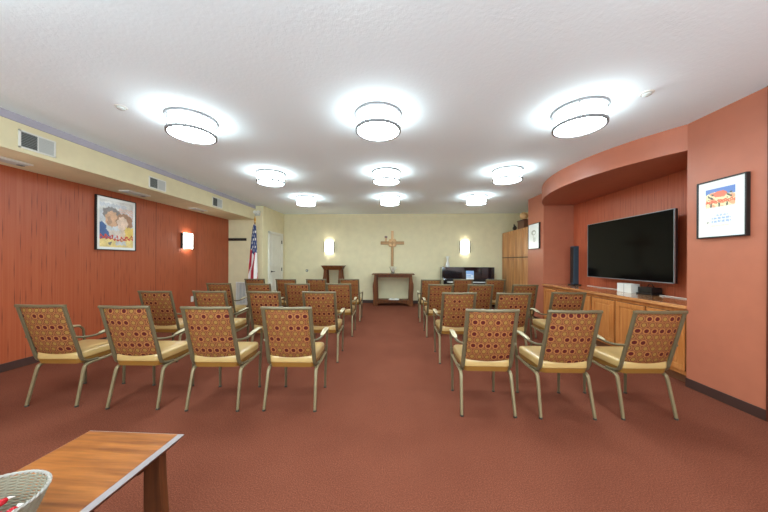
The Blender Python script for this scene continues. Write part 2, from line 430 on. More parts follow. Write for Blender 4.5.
# ---------------------------------------------------------------- wall lamps
def sconce(loc, rz, label):
    t = thing('wall_lamp', label, 'wall lamp', loc, rz, 'wall lamps')      # back on y=0, faces -y
    MB().box(-.06, .06, -.015, 0, -.10, .10, .004).build('back_plate', 'bronze', t)
    s = MB(); P = [(-.135+.27*i/12, -.03-.085*math.sin(PI*i/12)) for i in range(13)]
    P += [(x, y+.006) for x, y in P[::-1]]
    s.prism(P, -.16, .16); s.build('glass_shade', 'sconce', t, True)
    for sx in (-1, 1):
        MB().box(sx*.148-.012, sx*.148+.012, -.045, 0, -.165, .165, .003).build('side_bar', 'bronze', t)
    return t
sconce((-2.157, YB, 1.725), 0, 'lit wall lamp on the beige wall above the small wooden stand')
sconce((1.987, YB, 1.73), 0, 'lit wall lamp on the beige wall above the black piano')
sconce((XL, 2.45, 1.70), PI/2, 'lit wall lamp on the red wallpaper wall, just outside the left edge')
sconce((XL, 5.66, 1.70), PI/2, 'lit wall lamp on the red wallpaper wall right of the framed poster')

# ---------------------------------------------------------------- framed pictures
def ell(u, v, a, b, c, d): return ((u-a)/c)**2+((v-b)/d)**2 < 1
def framed(name, label, ctr, axis, w, h, fw, fn, margins, nx, ny):
    # axis +1: hangs on left wall (faces +X, u grows with +Y); -1: on right wall (faces -X, u grows with -Y)
    t = thing(name, label, 'framed picture', ctr)
    s = axis; d = .035
    X = lambda a, b: (min(s*a, s*b), max(s*a, s*b))
    f = MB()
    for (a, c, e, g) in ((-w/2, w/2, -h/2, -h/2+fw), (-w/2, w/2, h/2-fw, h/2), (-w/2, -w/2+fw, -h/2+fw, h/2-fw), (w/2-fw, w/2, -h/2+fw, h/2-fw)):
        x0, x1 = X(0, d); f.box(x0, x1, a, c, e, g, .002)
    f.build('frame', 'black', t)
    x0, x1 = X(0, d-.01); MB().box(x0, x1, -w/2+fw, w/2-fw, -h/2+fw, h/2-fw).build('mat_board', 'mat', t)
    l, r, bt, tp = margins
    pw = w-l-r; ph = h-bt-tp
    painted('print', t, (s*(d-.0085), s*(-w/2+l), -h/2+bt), (0, s, 0), (0, 0, 1), pw, ph, nx, ny, fn)
    return t
Rg = random.Random(3)
def poster_left(u, v):
    u += .018*math.sin(v*47+u*13)+.008*Rg.uniform(-1, 1); v += .014*math.sin(u*53-v*9)+.006*Rg.uniform(-1, 1)
    n = (math.sin(u*23+v*9)+math.sin(v*31-u*11))*.5
    c = (.62, .66, .70)
    if v > .78: c = (.66, .66, .64)
    if v > .86 and v < .93 and u < .8: c = (.50, .53, .58)
    if u > .55 and .66 < v < .86 and int(v*40) % 2: c = (.72, .46, .38)
    if ell(u, v, .33, .73, .25, .13): c = (.26, .24, .24)
    if ell(u, v, .35, .60, .20, .17): c = (.70, .44, .28)
    if ell(u, v, .27, .56, .06, .10): c = (.52, .32, .22)
    if ell(u, v, .72, .57, .26, .19): c = (.38, .22, .14)
    if ell(u, v, .66, .53, .17, .15): c = (.80, .62, .50)
    if u+ (v-.25)*.7 < .30 and v < .52: c = (.06, .13, .32)
    if u > .55 and v < .38: c = (.72, .58, .44)
    if u > .74 and v < .45: c = (.78, .58, .16)
    if .25 < u < .6 and .25 < v < .36: c = (.7, .62, .56)
    if v < .17: c = (.80, .64, .26)
    if .45 < u < .78 and .05 < v < .13: c = (.58, .60, .62)
    if ell(u, v, .3, .08, .05, .035): c = (.2, .2, .18)
    yc = .205+.02*math.sin(u*8)
    if abs(v-yc-.035*math.sin(u*42)) < .024 or (abs(v-yc+.035) < .012): c = (.56, .07, .05)
    k = (1+.12*n)*Rg.uniform(.86, 1.14)
    return (c[0]*k, c[1]*k, c[2]*k, 1)
framed('framed_poster', 'black framed poster in a white mat on the red wallpaper wall', (XL, 4.185, 1.86), 1, .625, .83, .012, poster_left, (.05, .05, .05, .05), 90, 120)
def poster_right(u, v):
    u += .012*Rg.uniform(-1, 1); v += .008*Rg.uniform(-1, 1)
    c = (.78, .76, .68)
    if v > .52:
        c = (.88, .72, .42) if (math.sin(u*19)+math.sin(v*40+u*7)) > -.4 else (.84, .40, .22)
        if v > .86+.05*math.sin(u*5): c = (.14, .24, .55)
        if ell(u, v, .5, .84, .24, .08): c = (.78, .20, .12)
        if .72 < v < .86 and (.08 < u < .28 or .72 < u < .9) and math.sin(v*60+u*30) > 0: c = (.10, .10, .08)
        if abs(v-.655-.012*math.sin(u*30)) < .04 and math.sin(u*48)*math.sin(v*90+u*20) > -.55: c = (.76, .16, .08)
        for q in (.2, .48, .74):
            if abs(u-q) < .03 and .50 < v < .62: c = (.12, .12, .08)
    if .28 < v < .32 and .35 < u < .75 and int(u*26) % 3: c = (.42, .52, .68)
    if (.20 < v < .25 or .12 < v < .17) and .22 < u < .86 and int(u*30) % 4: c = (.34, .46, .66)
    if ell(u, v, .08, .13, .03, .02): c = (.1, .12, .1)
    if .03 < v < .045 and .2 < u < .8: c = (.66, .58, .48)
    return (*c, 1)
framed('framed_print', 'black framed print with white mat on the terracotta wall at right', (XR, 2.732, 1.805), -1, .398, .55, .012, poster_right, (.075, .085, .10, .085), 72, 100)
def sketch(u, v):
    c = (.80, .81, .78)
    if ell(u, v, .5, .70, .30, .14) and not ell(u, v, .55, .68, .18, .07): c = (.42, .42, .36)
    if abs(u-(.42+.25*(.7-v))) < .05 and .2 < v < .66: c = (.60, .60, .52)
    if ell(u, v, .62, .30, .16, .14) and math.sin(u*40+v*60) > 0: c = (.38, .40, .36)
    return (*c, 1)
framed('framed_sketch', 'black framed pale sketch on the terracotta pillar left of the niche', (XR, 6.30, 1.86), -1, .50, .565, .012, sketch, (.08, .08, .08, .08), 50, 60)

# ---------------------------------------------------------------- chairs
def cushion(prof, yr, yf, wr, wf, cr):
    """rounded trapezoid plan, rings (scale, z)"""
    cs = [(-wr, yr), (wr, yr), (wf, yf), (-wf, yf)]; pts = []
    for i in range(4):
        p = Vector(cs[i]); a = (Vector(cs[i-1])-p).normalized(); b2 = (Vector(cs[(i+1) % 4])-p).normalized()
        s, e = p+a*cr, p+b2*cr
        for k in range(7):
            t = k/6; pts.append((1-t)**2*s+2*t*(1-t)*p+t*t*e)
    c = Vector((0, (yr+yf)/2))
    mb = MB()
    mb.rings([[Vector((c.x+(q.x-c.x)*s, c.y+(q.y-c.y)*s, z)) for q in pts] for s, z in prof])
    return mb
def make_chair():
    t = thing('armchair', 'x', 'chair')
    cushion([(.96, .402), (.99, .406), (1, .416), (1, .446), (.99, .457), (.95, .465), (.8, .470), (.45, .472), (.1, .473)], -.200, .222, .200, .204, .05).build('seat', 'seat', t, True)
    cushion([(.9, .357), (.95, .361), (.985, .396), (.99, .403)], -.198, .220, .199, .202, .05).build('seat_pan', 'shell', t, True)
    # upholstered back panel
    mb = MB(); nx, nz = 14, 12
    def bp(u, v, side):
        zb = .468-.016*(1-(2*u-1)**2); zt = .892-.006*(1-(2*u-1)**2)
        z = zb+(zt-zb)*v; f = (z-.46)/.432
        hw = .180-.000*f; x = (2*u-1)*hw
        y = -.188-.122*f-.05*f*(1-f)*.3
        edge = max(0, 1-(2*u-1)**6)*max(0, 1-(2*v-1)**8)
        y -= .016*(1-(2*u-1)**2)
        return Vector((x, y+side*(.005+.012*edge), z))
    R = []
    F = [[mb.bm.verts.new(bp(i/nx, j/nz, -1)) for i in range(nx+1)] for j in range(nz+1)]
    B = [[mb.bm.verts.new(bp(i/nx, j/nz, 1)) for i in range(nx+1)] for j in range(nz+1)]
    for j in range(nz):
        for i in range(nx):
            mb.bm.faces.new((F[j][i], F[j][i+1], F[j+1][i+1], F[j+1][i])); mb.bm.faces.new((B[j][i+1], B[j][i], B[j+1][i], B[j+1][i+1]))
    per = lambda G: [G[0][i] for i in range(nx+1)]+[G[j][nx] for j in range(1, nz+1)]+[G[nz][i] for i in range(nx-1, -1, -1)]+[G[j][0] for j in range(nz-1, 0, -1)]
    a, b2 = per(F), per(B); n = len(a)
    for k in range(n): mb.bm.faces.new((a[k], b2[k], b2[(k+1) % n], a[(k+1) % n]))
    mb.build('back_panel', 'fabric', t, True)
    # back frame: two posts and the top rail
    fr = MB()
    for s in (-1, 1):
        fr.tube([(s*.197, -.316, .900), (s*.198, -.262, .70), (s*.201, -.204, .49), (s*.200, -.184, .42), (s*.201, -.160, .385), (s*.204, -.11, .368), (s*.207, -.05, .362)],
                .0165, .011, n=10, smooth=5, power=.75, up=(0, 1, 0))
    fr.tube([(-.212, -.316, .900), (-.12, -.327, .901), (0, -.330, .899), (.12, -.327, .901), (.212, -.316, .900)], .012, .0125, n=10, smooth=4, power=.6)
    fr.build('back_frame', 'frame', t, True)
    for s in (-1, 1):
        # rear leg with its bend into the side rail
        g = MB().tube([(s*.220, -.235, .012), (s*.214, -.19, .22), (s*.211, -.168, .315), (s*.210, -.152, .336), (s*.210, -.115, .346), (s*.209, .02, .350), (s*.206, .17, .358), (s*.205, .21, .362)],
                      [.0115, .0145, .0145, .0130, .0125], .0115, n=10, smooth=5, power=.75, up=(0, 1, 0)).build('leg', 'leg', t, True)
        MB().lathe([(.014, 0), (.0145, .012)], (s*.220, -.235, 0), 14).build('glide', 'glide', g, True)
        g = MB().tube([(s*.202, .222, .012), (s*.205, .224, .22), (s*.214, .224, .43)], [.010, .012, .013], [.010, .012, .013], n=10, smooth=3, power=.75, up=(0, 1, 0)).build('leg', 'frame', t, True)
        MB().lathe([(.014, 0), (.0145, .012)], (s*.202, .222, 0), 14).build('glide', 'glide', g, True)
        arm = MB().tube([(s*.210, -.246, .615), (s*.222, -.17, .598), (s*.232, -.09, .594), (s*.232, 0, .602), (s*.230, .10, .612), (s*.226, .175, .608), (s*.222, .215, .576), (s*.220, .224, .51), (s*.214, .224, .43)],
                        .0115, .0095, n=10, smooth=5, power=.75).build('armrest', 'frame', t, True)
        MB().tube([(s*.232, -.055, .606), (s*.232, 0, .614), (s*.230, .10, .623), (s*.226, .172, .618), (s*.225, .19, .610)], [.012, .021, .023, .022, .012], [.004, .008, .009, .008, .004], n=10, smooth=4, power=.7).build('arm_cap', 'pad', arm, True)
    MB().tube([(-.206, -.12, .350), (.206, -.12, .350)], .009).build('cross_bar', 'frame', t, True)
    return t
chair0 = make_chair(); used = False
# (x of the middle, y of the rear feet, turn in degrees)
left = [[(-3.045, 2.265, 3), (-2.30, 2.27, 2.5), (-1.597, 2.285, 3), (-.935, 2.325, 2)],
        [(-3.03, 3.35, 0), (-2.37, 3.41, 0), (-1.68, 3.425, -1), (-.995, 3.47, 0)],
        [(-3.02, 4.55, 0), (-2.33, 4.53, -1), (-1.70, 4.60, 0), (-1.014, 4.68, -1)],
        [(-3.007, 5.68, 0), (-2.34, 5.67, 1), (-1.726, 5.75, 0), (-1.047, 5.85, -1)]]
right = [[(.752, 2.345, 1), (1.395, 2.35, 2), (2.068, 2.385, 3.5)],
         [(.743, 3.53, 1), (1.416, 3.56, 0), (2.147, 3.69, -1)],
         [(.70, 4.74, 1), (1.363, 4.76, 0), (2.105, 4.80, 0)],
         [(.671, 5.89, 0), (1.372, 6.07, 0), (2.065, 6.09, 0)]]
rn = ['nearest row', 'second row', 'third row', 'farthest row']
ln = ['leftmost, beside the red wall', 'second from the red wall', 'second from the aisle', 'beside the aisle']
rg = ['beside the aisle', 'in the middle', 'rightmost, beside the wooden cabinets']
for side, blk, names in (('left', left, ln), ('right', right, rg)):
    for r, row in enumerate(blk):
        for k, (x, y, a) in enumerate(row):
            c = copy_tree(chair0) if used else chair0; used = True
            a = math.radians(a if r == 0 else a+1.5); c.rotation_euler = (0, 0, a); c.location = (x-.235*math.sin(a), y+.235*math.cos(a), 0)
            tag(c, 'dot-patterned metal armchair, %s of the %s block, %s' % (rn[r], side, names[k]), 'chair', 'armchairs in the %s of the %s block' % (rn[r], side))

# ---------------------------------------------------------------- base cabinets, counter, tv niche
CF = 3.03
nd = 6; dw = (NY1-NY0-.012)/nd
bl = ['nearest third', 'middle third', 'farthest third']
for u in range(3):
    y0 = NY0+.006+2*u*dw; y1 = y0+2*dw-.002
    t = thing('base_cabinet', 'low wooden cabinet with two panel doors under the television, %s of the run' % bl[u], 'cabinet', (0, 0, 0), 0, 'base cabinets under the television')
    t.location = (CF, (y0+y1)/2, 0); w = (y1-y0)/2
    bx = MB(); bx.box(.022, NX-CF-.01, -w, w, .10, .802); bx.box(.085, NX-CF-.01, -w, w, 0, .10); bx.build('body', 'maple', t)
    fr = MB()
    for (a, c, d, e) in ((-w, w, .745, .802), (-w, w, .10, .155), (-w, -w+.022, .155, .745), (w-.022, w, .155, .745), (-.022, .022, .155, .745)):
        fr.box(0, .022, a, c, d, e, .001)
    fr.build('face_frame', 'maple', t)
    MB().box(.065, .085, -w, w, 0, .10).build('toe_kick', 'kick', t)
    for s in (-1, 1):
        a, c = (-w+.022, -.020) if s < 0 else (.020, w-.022)
        d = MB()
        d.box(-.014, .004, a, c, .15, .75, .002)
        dd = d.build('door', 'maple', t)
        MB().box(-.002, -.0005, a-.006, c+.006, .144, .756).build('door_shadow_gap', 'gap', t)
        for (e, f, g, hh) in ((a, c, .15, .205), (a, c, .695, .75), (a, a+.055, .205, .695), (c-.055, c, .205, .695)):
            pass
        st = MB()
        for (e, f, g, hh) in ((a, c, .15, .205), (a, c, .695, .75), (a, a+.055, .205, .695), (c-.055, c, .205, .695)):
            st.box(-.024, -.014, e, f, g, hh, .003)
        st.build('door_frame', 'maple', dd)
        MB().box(-.020, -.0142, a+.075, c-.075, .225, .675, .005).build('raised_panel', 'maple', dd)
t = MB().box(2.985, NX-.001, NY0+.002, NY1-.002, .803, .842, .006).build('countertop', 'mapley')
tag(t, 'long glossy wooden countertop on the low cabinets under the television', 'countertop')

tv = thing('television', 'large flat black television mounted on the orange niche wall', 'television', (3.40, 4.375, 1.03))
MB().box(0, .04, -.780, .790, 0, .935, .006).build('housing', 'screenblack', tv)
MB().box(-.004, .001, -.770, .778, .014, .925, .001).build('screen', 'screen', tv)
fr = MB()
for (a, c, d, e) in ((-.782, .792, 0, .010), (-.782, .792, .928, .936), (-.782, -.772, 0, .936), (.784, .792, 0, .936)): fr.box(-.006, .01, a, c, d, e, .001)
fr.build('bezel', 'silver', tv)
MB().box(.04, NX-3.40, -.25, .25, .25, .65, .004).build('wall_mount', 'bronze', tv)

sp = thing('column_speaker', 'slim tall blue-grey speaker standing in the far corner of the counter', 'speaker', (3.42, 5.57, .842))
MB().box(-.08, .08, -.085, .085, 0, .02, .006).build('base', 'black', sp)
MB().box(-.05, .05, -.055, .055, .02, .76, .012).build('cabinet', 'speaker', sp)
MB().box(-.056, -.05, -.045, .045, .05, .74, .002).build('grille', 'black', sp)
MB().box(-.035, .035, -.058, -.055, .05, .74, .001).build('side_panel', 'speaker', sp)

bx = thing('white_box', 'small white box standing on the wooden counter below the television', 'box', (3.45, 4.33, .842), 0)
MB().box(-.075, .045, -.13, .13, .0, .135, .004).build('carton', 'white', bx)
MB().box(-.077, -.075, -.002, .002, .002, .133).build('seam', 'louvre', bx)
bz = thing('media_player', 'black media player beside the white box on the counter', 'media player', (3.46, 4.05, .842))
MB().box(-.03, .13, -.12, .135, .0, .02, .004).build('base', 'black', bz)
MB().box(-.02, .12, -.105, .12, .02, .105, .012).build('housing', 'black', bz)
MB().box(-.023, -.02, -.07, .02, .03, .07, .001).build('port_panel', 'black', bz)
MB().tube([(.02, -.09, .108), (.05, -.02, .15), (.08, .05, .14), (.10, .10, .108)], .006, smooth=5).build('lead', 'bronze', bz, True)
cb = MB().tube([(3.58, 5.45, .848), (3.56, 5.1, .848), (3.58, 4.8, .848), (3.56, 4.6, .848), (3.53, 4.50, .848)], .005, smooth=8).build('white_cable', 'cable', None, True)
tag(cb, 'thin white cable lying on the counter left of the white box', 'cable', 'white cables on the counter')
cb = MB().tube([(3.50, 3.90, .849), (3.55, 3.80, .849), (3.52, 3.66, .849), (3.57, 3.50, .849), (3.56, 3.30, .849), (3.58, 3.16, .850), (3.58, 3.12, .87), (3.58, 3.11, .90)], .006, smooth=8).build('white_cable', 'cable', None, True)
tag(cb, 'thin white cable running from the media player to the wall outlet', 'cable', 'white cables on the counter')
o = MB().box(3.585, 3.62, 3.08, 3.14, .88, .99, .004).build('wall_outlet', 'white'); tag(o, 'white outlet on the niche wall at the right end of the counter', 'wall outlet')
o = MB().box(XL, XL+.008, 5.79, 5.865, .38, .50, .003).build('wall_outlet', 'white'); tag(o, 'white outlet low on the red wallpaper wall', 'wall outlet')

# ---------------------------------------------------------------- tall cupboards
for u in range(2):
    y0 = YC+.006+u*.90; y1 = y0+.895
    t = thing('tall_cupboard', 'tall wooden cupboard with upper and lower doors, %s' % ['next to the terracotta pillar', 'in the far corner by the beige wall'][u], 'cupboard', (3.085, (y0+y1)/2, 0), 0, 'tall cupboards')
    w = (y1-y0)/2
    MB().box(.02, .65, -w, w, .0, 2.14).build('body', 'tall', t); MB().box(.012, .02, -w, w, .08, 2.14).build('shadow_gap', 'gap', t)
    for s in (-1, 1):
        a, c = (-w+.010, -.010) if s < 0 else (.010, w-.010)
        for z0, z1, nm in ((.09, 1.395, 'lower_door'), (1.42, 2.135, 'upper_door')):
            d = MB().box(.004, .02, a, c, z0, z1, .002).build(nm, 'tall', t)
            st = MB()
            for (e, f, g, hh) in ((a, c, z0, z0+.06), (a, c, z1-.06, z1), (a, a+.06, z0+.06, z1-.06), (c-.06, c, z0+.06, z1-.06)): st.box(-.006, .004, e, f, g, hh, .003)
            st.build('door_frame', 'tall', d)
        MB().box(-.006, .02, a+.0, c-.0, 1.397, 1.418).build('shadow_rail', 'gap', t)
sb = thing('figurine', 'small dark figurine standing on top of the tall cupboards', 'figurine', (3.19, 7.80, 2.14))
MB().lathe([(.045, 0), (.045, .012), (.03, .015)], n=16).build('base', 'bronze', sb, True)
MB().lathe([(.02, .015), (.055, .06), (.05, .10), (.025, .14), (.02, .15)], n=16, sy=1.2).build('body', 'bronze', sb, True)
f = MB().ball((0, .035, .17), .022); f.tube([(0, .04, .17), (0, .075, .195)], [.012, .003]); f.build('head', 'bronze', sb, True)
bb = thing('storage_box', 'brown box on top of the tall cupboards by the terracotta pillar', 'box', (3.26, 7.30, 2.14))
MB().box(-.13, .22, -.18, .18, 0, .20, .008).build('carton', 'brownbox', bb); MB().box(-.14, .23, -.19, .19, .20, .225, .006).build('lid', 'casing', bb)
gl = thing('round_ornament', 'round tan ornament on the brown box above the tall cupboards', 'ornament', (3.24, 7.36, 2.365))
MB().lathe([(.05, 0), (.05, .015), (.02, .025)], n=20).build('stand', 'bronze', gl, True); MB().ball((0, 0, .12), .10).build('ball', 'globe', gl, True)

# ---------------------------------------------------------------- altar furniture
def leg_shape(xo, s, yc, z0, z1, wt, wb, dp):
    """bowed tapering leg: outer side swells at two thirds of its height"""
    mb = MB(); n = 10; R = []
    for i in range(n+1):
        f = i/n; z = z0+(z1-z0)*f
        bulge = .022*math.exp(-((f-.62)/.22)**2)
        w = wb+(wt-wb)*f; xi = xo-s*w
        xe = xo+s*bulge-s*.03*(f if f > .7 else f*.4)
        a, b2 = min(xi, xe), max(xi, xe)
        R.append([Vector((a, yc-dp, z)), Vector((b2, yc-dp, z)), Vector((b2, yc+dp, z)), Vector((a, yc+dp, z))])
    mb.rings(R); return mb
al = thing('altar_table', 'dark wooden altar table under the wall cross', 'table', (-.165, 8.13, 0))
MB().box(-.615, .615, -.21, .24, .895, .925, .006).build('tabletop', 'altarwood', al)
MB().box(-.52, .52, -.165, .2, .82, .895, .004).build('apron', 'altarwood', al)
for s in (-1, 1):
    for y in (-.15, .19):
        leg_shape(s*.575, s, y, 0, .895, .10, .135, .03).build('leg', 'altarwood', al)
MB().box(-.47, .47, -.17, .21, .13, .165, .003).build('shelf', 'altarwood', al)
poly = [(-.45+.9*i/16, .05+.045*math.sin(PI*i/16)) for i in range(17)]+[(.45, .129), (-.45, .129)]
q = MB().rings([[Vector((x, -.165, z)) for x, z in poly], [Vector((x, -.135, z)) for x, z in poly]]); q.build('arched_rail', 'altarwood', al)
bk = thing('open_book', 'open book lying on the lower shelf of the altar table', 'book', (-.14, 8.10, .166))
for s in (-1, 1):
    R = []
    for i in range(9):
        x = s*.15*i/8; zt = .012+.02*math.sin(PI*min(1, i/8*1.05))**.8
        R.append([Vector((x, -.11, .003)), Vector((x, .11, .003)), Vector((x, .11, zt)), Vector((x, -.11, zt))])
    MB().rings(R).build('pages', 'mat', bk)
MB().box(-.16, .16, -.115, .115, 0, .003).build('cover', 'casing', bk)
vs = thing('glass_vase', 'clear glass vase on the altar table below the cross', 'vase', (-.175, 8.13, .925))
MB().lathe([(.06, 0), (.07, .01), (.05, .05), (.075, .12), (.11, .2), (.10, .2), (.066, .12), (.04, .05), (.02, .02)], n=28).build('bowl', 'glass', vs, True)
MB().lathe([(.025, .06), (.03, .065), (.03, .13), (.02, .135)], n=16).build('candle', 'white', vs, True)

le = thing('wooden_stand', 'small dark wooden stand with flared top below the left wall lamp', 'stand', (-1.93, 8.08, 0))
MB().box(-.33, .33, -.2, .22, 1.13, 1.155, .005).build('top_board', 'altarwood', le)
fl = MB(); fl.rings([[Vector((a*.25, -.14 if c < 0 else .17, 1.03)) if False else Vector((a*.26, c*.15, 1.03)) for a, c in ((-1, -1), (1, -1), (1, 1), (-1, 1))], [Vector((a*.31, c*.19, 1.13)) for a, c in ((-1, -1), (1, -1), (1, 1), (-1, 1))]])
fl.build('flared_apron', 'altarwood', le)
for s in (-1, 1):
    for y in (-.12, .13): leg_shape(s*.285, s, y, 0, 1.06, .10, .15, .028).build('leg', 'altarwood', le)
MB().box(-.16, .16, -.12, .14, .18, .21, .003).build('shelf', 'altarwood', le)

cr = thing('wall_cross', 'brass-brown cross with a ringed centre on the beige wall', 'cross', (-.205, YB, 1.14))
MB().box(-.042, .042, -.03, 0, 0, .66, .006).build('lower_shaft', 'crosswood', cr)
MB().box(-.040, .040, -.03, 0, .76, 1.08, .006).build('upper_shaft', 'crosspale', cr)
MB().box(-.36, .36, -.034, 0, .66, .76, .006).build('cross_arm', 'crosswood', cr)
for sx in (-1, 1):
    for sz in (-1, 1):
        r = MB().lathe([(.052, 0), (.06, .012), (.05, .03), (.02, .036)], n=20); r.xf(Matrix.Rotation(PI/2, 4, 'X')); r.xf(Matrix.Translation((sx*.062, -.012, .71+sz*.062)))
        r.build('roundel', 'crosspale', cr, True)
MB().box(-.225, -.165, -.03, 0, .76, .90, .005).build('arm_post', 'crosspale', cr)
MB().box(-.235, -.155, -.034, 0, .86, .92, .005).build('arm_knob', 'casing', cr)

# piano
pn = thing('upright_piano', 'black lacquered upright piano against the beige wall', 'piano', (1.985, 8.15, 0))
MB().box(-.74, .74, -.12, .29, 1.105, 1.13, .004).build('lid', 'pianoblack', pn)
MB().box(-.70, .70, -.10, -.075, .80, 1.105, .003).build('upper_panel', 'pianoblack', pn)
MB().box(-.70, .70, -.06, -.03, .08, .66, .003).build('lower_panel', 'pianoblack', pn)
MB().box(-.70, .70, -.07, .28, .04, 1.10).build('case', 'black', pn)
for s in (-1, 1):
    MB().box(min(s*.70, s*.74), max(s*.70, s*.74), -.12, .29, 0, 1.105, .003).build('side_panel', 'pianoblack', pn)
    MB().box(min(s*.64, s*.74), max(s*.64, s*.74), -.36, -.12, .62, .80, .01).build('key_block', 'pianoblack', pn)
    MB().box(min(s*.67, s*.73), max(s*.67, s*.73), -.34, -.28, 0, .62, .006).build('leg', 'pianoblack', pn)
MB().box(-.64, .64, -.36, -.10, .62, .70, .005).build('key_bed', 'pianoblack', pn)
ky = MB()
for i in range(52): ky.box(-.61+i*1.22/52, -.61+(i+1)*1.22/52-.0012, -.33, -.17, .70, .722, .001)
ky = ky.build('white_keys', 'keys', pn)
kb = MB(); g = 0
for i in range(51):
    if i % 7 in (0, 2, 3, 5, 6): kb.box(-.61+(i+1)*1.22/52-.006, -.61+(i+1)*1.22/52+.006, -.26, -.17, .722, .733, .001)
kb.build('black_keys', 'black', pn)
MB().box(-.62, .62, -.15, -.12, .76, .78, .003).build('music_ledge', 'pianoblack', pn)
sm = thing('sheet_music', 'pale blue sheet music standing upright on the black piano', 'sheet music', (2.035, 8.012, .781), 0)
def reflection_pattern(u, v):  # blue and white of a screen reflected in the lacquer, painted on a panel
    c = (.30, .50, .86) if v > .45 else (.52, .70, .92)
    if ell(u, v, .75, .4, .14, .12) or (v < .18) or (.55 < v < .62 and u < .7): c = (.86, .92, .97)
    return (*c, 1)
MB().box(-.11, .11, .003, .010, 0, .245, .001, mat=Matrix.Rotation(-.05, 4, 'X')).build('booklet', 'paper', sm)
painted('cover', sm, (-.108, .0022, .002), (1, 0, 0), (0, .05, .9987), .216, .24, 24, 24, reflection_pattern)  # painted screen reflection on the panel's face
vz = thing('white_vase', 'slender white vase standing on the left end of the piano', 'vase', (1.42, 8.14, 1.13))
MB().lathe([(.05, 0), (.062, .03), (.055, .09), (.03, .15), (.025, .22), (.055, .31), (.05, .31), (.02, .22), (.01, .16)], n=24).build('body', 'white', vz, True)

# ---------------------------------------------------------------- left far corner: flag, hooks, grille, emergency light
t = thing('coat_rail', 'dark rail fixed to the beige alcove wall left of the flag', 'rail', (-4.29, YA, 1.85))
MB().box(-.245, .245, -.02, 0, -.035, .035, .004).build('board', 'bronze', t)
for k in range(5): MB().tube([(-.19+k*.095, -.02, .0), (-.19+k*.095, -.045, -.01), (-.19+k*.095, -.05, .012)], .005, smooth=3).build('hook', 'black', t, True)
t = thing('wall_grille', 'white louvred grille low on the beige alcove wall', 'grille', (-4.10, YA, .12))
f = MB()
for (a, c, d, e) in ((-.22, .22, 0, .03), (-.22, .22, .57, .60), (-.22, -.19, .03, .57), (.19, .22, .03, .57)): f.box(a, c, -.03, 0, d, e, .003)
f.build('grille_frame', 'white', t); MB().box(-.19, .19, -.006, 0, .03, .57).build('backing', 'ventblue', t)
s = MB()
for k in range(20):
    x = -.185+.37*k/19
    if k % 5 != 2: s.box(x-.003, x+.003, -.022, -.006, .03, .57)
    else: s.box(x-.012, x+.012, -.024, -.006, .03, .57)
s.build('slats', 'white', t)
t = thing('emergency_light', 'white emergency light with two round heads high above the flag', 'emergency light', (-3.735, YA, 2.50))
MB().box(-.07, .07, -.05, 0, -.02, .10, .01).build('housing', 'louvrel', t)
for x in (-.045, .045):
    q = MB().lathe([(.035, 0), (.045, .05), (.04, .056)], n=20); q.xf(Matrix.Rotation(PI/2, 4, 'X')); q.xf(Matrix.Translation((x, -.05, .06))); q.build('lamp_head', 'white', t, True)
t = thing('thermostat', 'white thermostat on the beige alcove wall beside the flag', 'thermostat', (-3.93, YA+.001, 1.27))
MB().box(-.05, .05, -.02, 0, -.06, .06, .006).build('cover', 'white', t); MB().box(-.018, .018, -.023, -.02, -.015, .02, .001).build('display', 'bronze', t)
t = thing('push_button', 'small round grey button on the beige back wall right of the door', 'button', (-2.865, YB, .985))
q = MB().lathe([(.04, 0), (.04, .012), (.03, .018)], n=20); q.xf(Matrix.Rotation(PI/2, 4, 'X')); q.build('plate', 'louvre', t, True)
q = MB().lathe([(.018, .018), (.014, .03)], n=16); q.xf(Matrix.Rotation(PI/2, 4, 'X')); q.build('button_cap', 'white', t, True)

fx, fy = -3.67, 6.86
fg = thing('flag', 'national flag draped on its pole in front of the beige alcove wall', 'flag', (fx, fy, 0))
MB().lathe([(.13, 0), (.13, .02), (.11, .04), (.04, .06), (.025, .12)], n=28).build('floor_stand', 'gold', fg, True)
MB().tube([(0, 0, .05), (-.01, .0, 2.27)], .012, n=12).build('pole', 'altarwood', fg, True)
q = MB().lathe([(.014, 2.24), (.022, 2.26), (.012, 2.28), (.03, 2.33), (.004, 2.42)], (-.01, 0, 0), n=14, sy=.5); q.build('finial', 'gold', fg, True)
# cloth: vertical folds, widening downwards
bm = bmesh.new(); lay = bm.loops.layers.float_color.new('Col'); nu, nv = 46, 90; G = []
for j in range(nv+1):
    v = j/nv; z = 2.20-1.56*v; row = []
    wl = .025+.105*v**.8; wr = .025+.065*v**.9
    for i in range(nu+1):
        u = i/nu; x = -wl+(wl+wr)*u
        y = -.02-(.022+.035*v)*(1+math.sin(u*17+v*1.5))-.01*math.sin(u*37)
        zz = z-.10*(u-.5)*v+.02*math.sin(u*17)
        row.append(bm.verts.new((x, y, zz)))
    G.append(row)
RED, WHT, BLU = (.48, .025, .045, 1), (.80, .76, .74, 1), (.03, .05, .16, 1)
for j in range(nv):
    for i in range(nu):
        f = bm.faces.new((G[j][i], G[j+1][i], G[j+1][i+1], G[j][i+1])); u = (i+.5)/nu; v = (j+.5)/nv
        s = u*3.4+v*2.2
        c = RED if int(s) % 2 else WHT
        if v < .50-.16*abs(u-.55):
            c = BLU
            if (math.sin(u*22+v*4)*math.sin(v*52+u*9)) > .45: c = WHT
        if u < .05 or v > .985: c = (.6, .34, .06, 1)
        for l in f.loops: l[lay] = c
me = bpy.data.meshes.new('cloth'); bm.to_mesh(me); bm.free(); me.materials.append(M['flag'])
for p in me.polygons: p.use_smooth = True
o = bpy.data.objects.new('cloth', me); C.objects.link(o); o.parent = fg
sm_ = o.modifiers.new('Solidify', 'SOLIDIFY'); sm_.thickness = .004

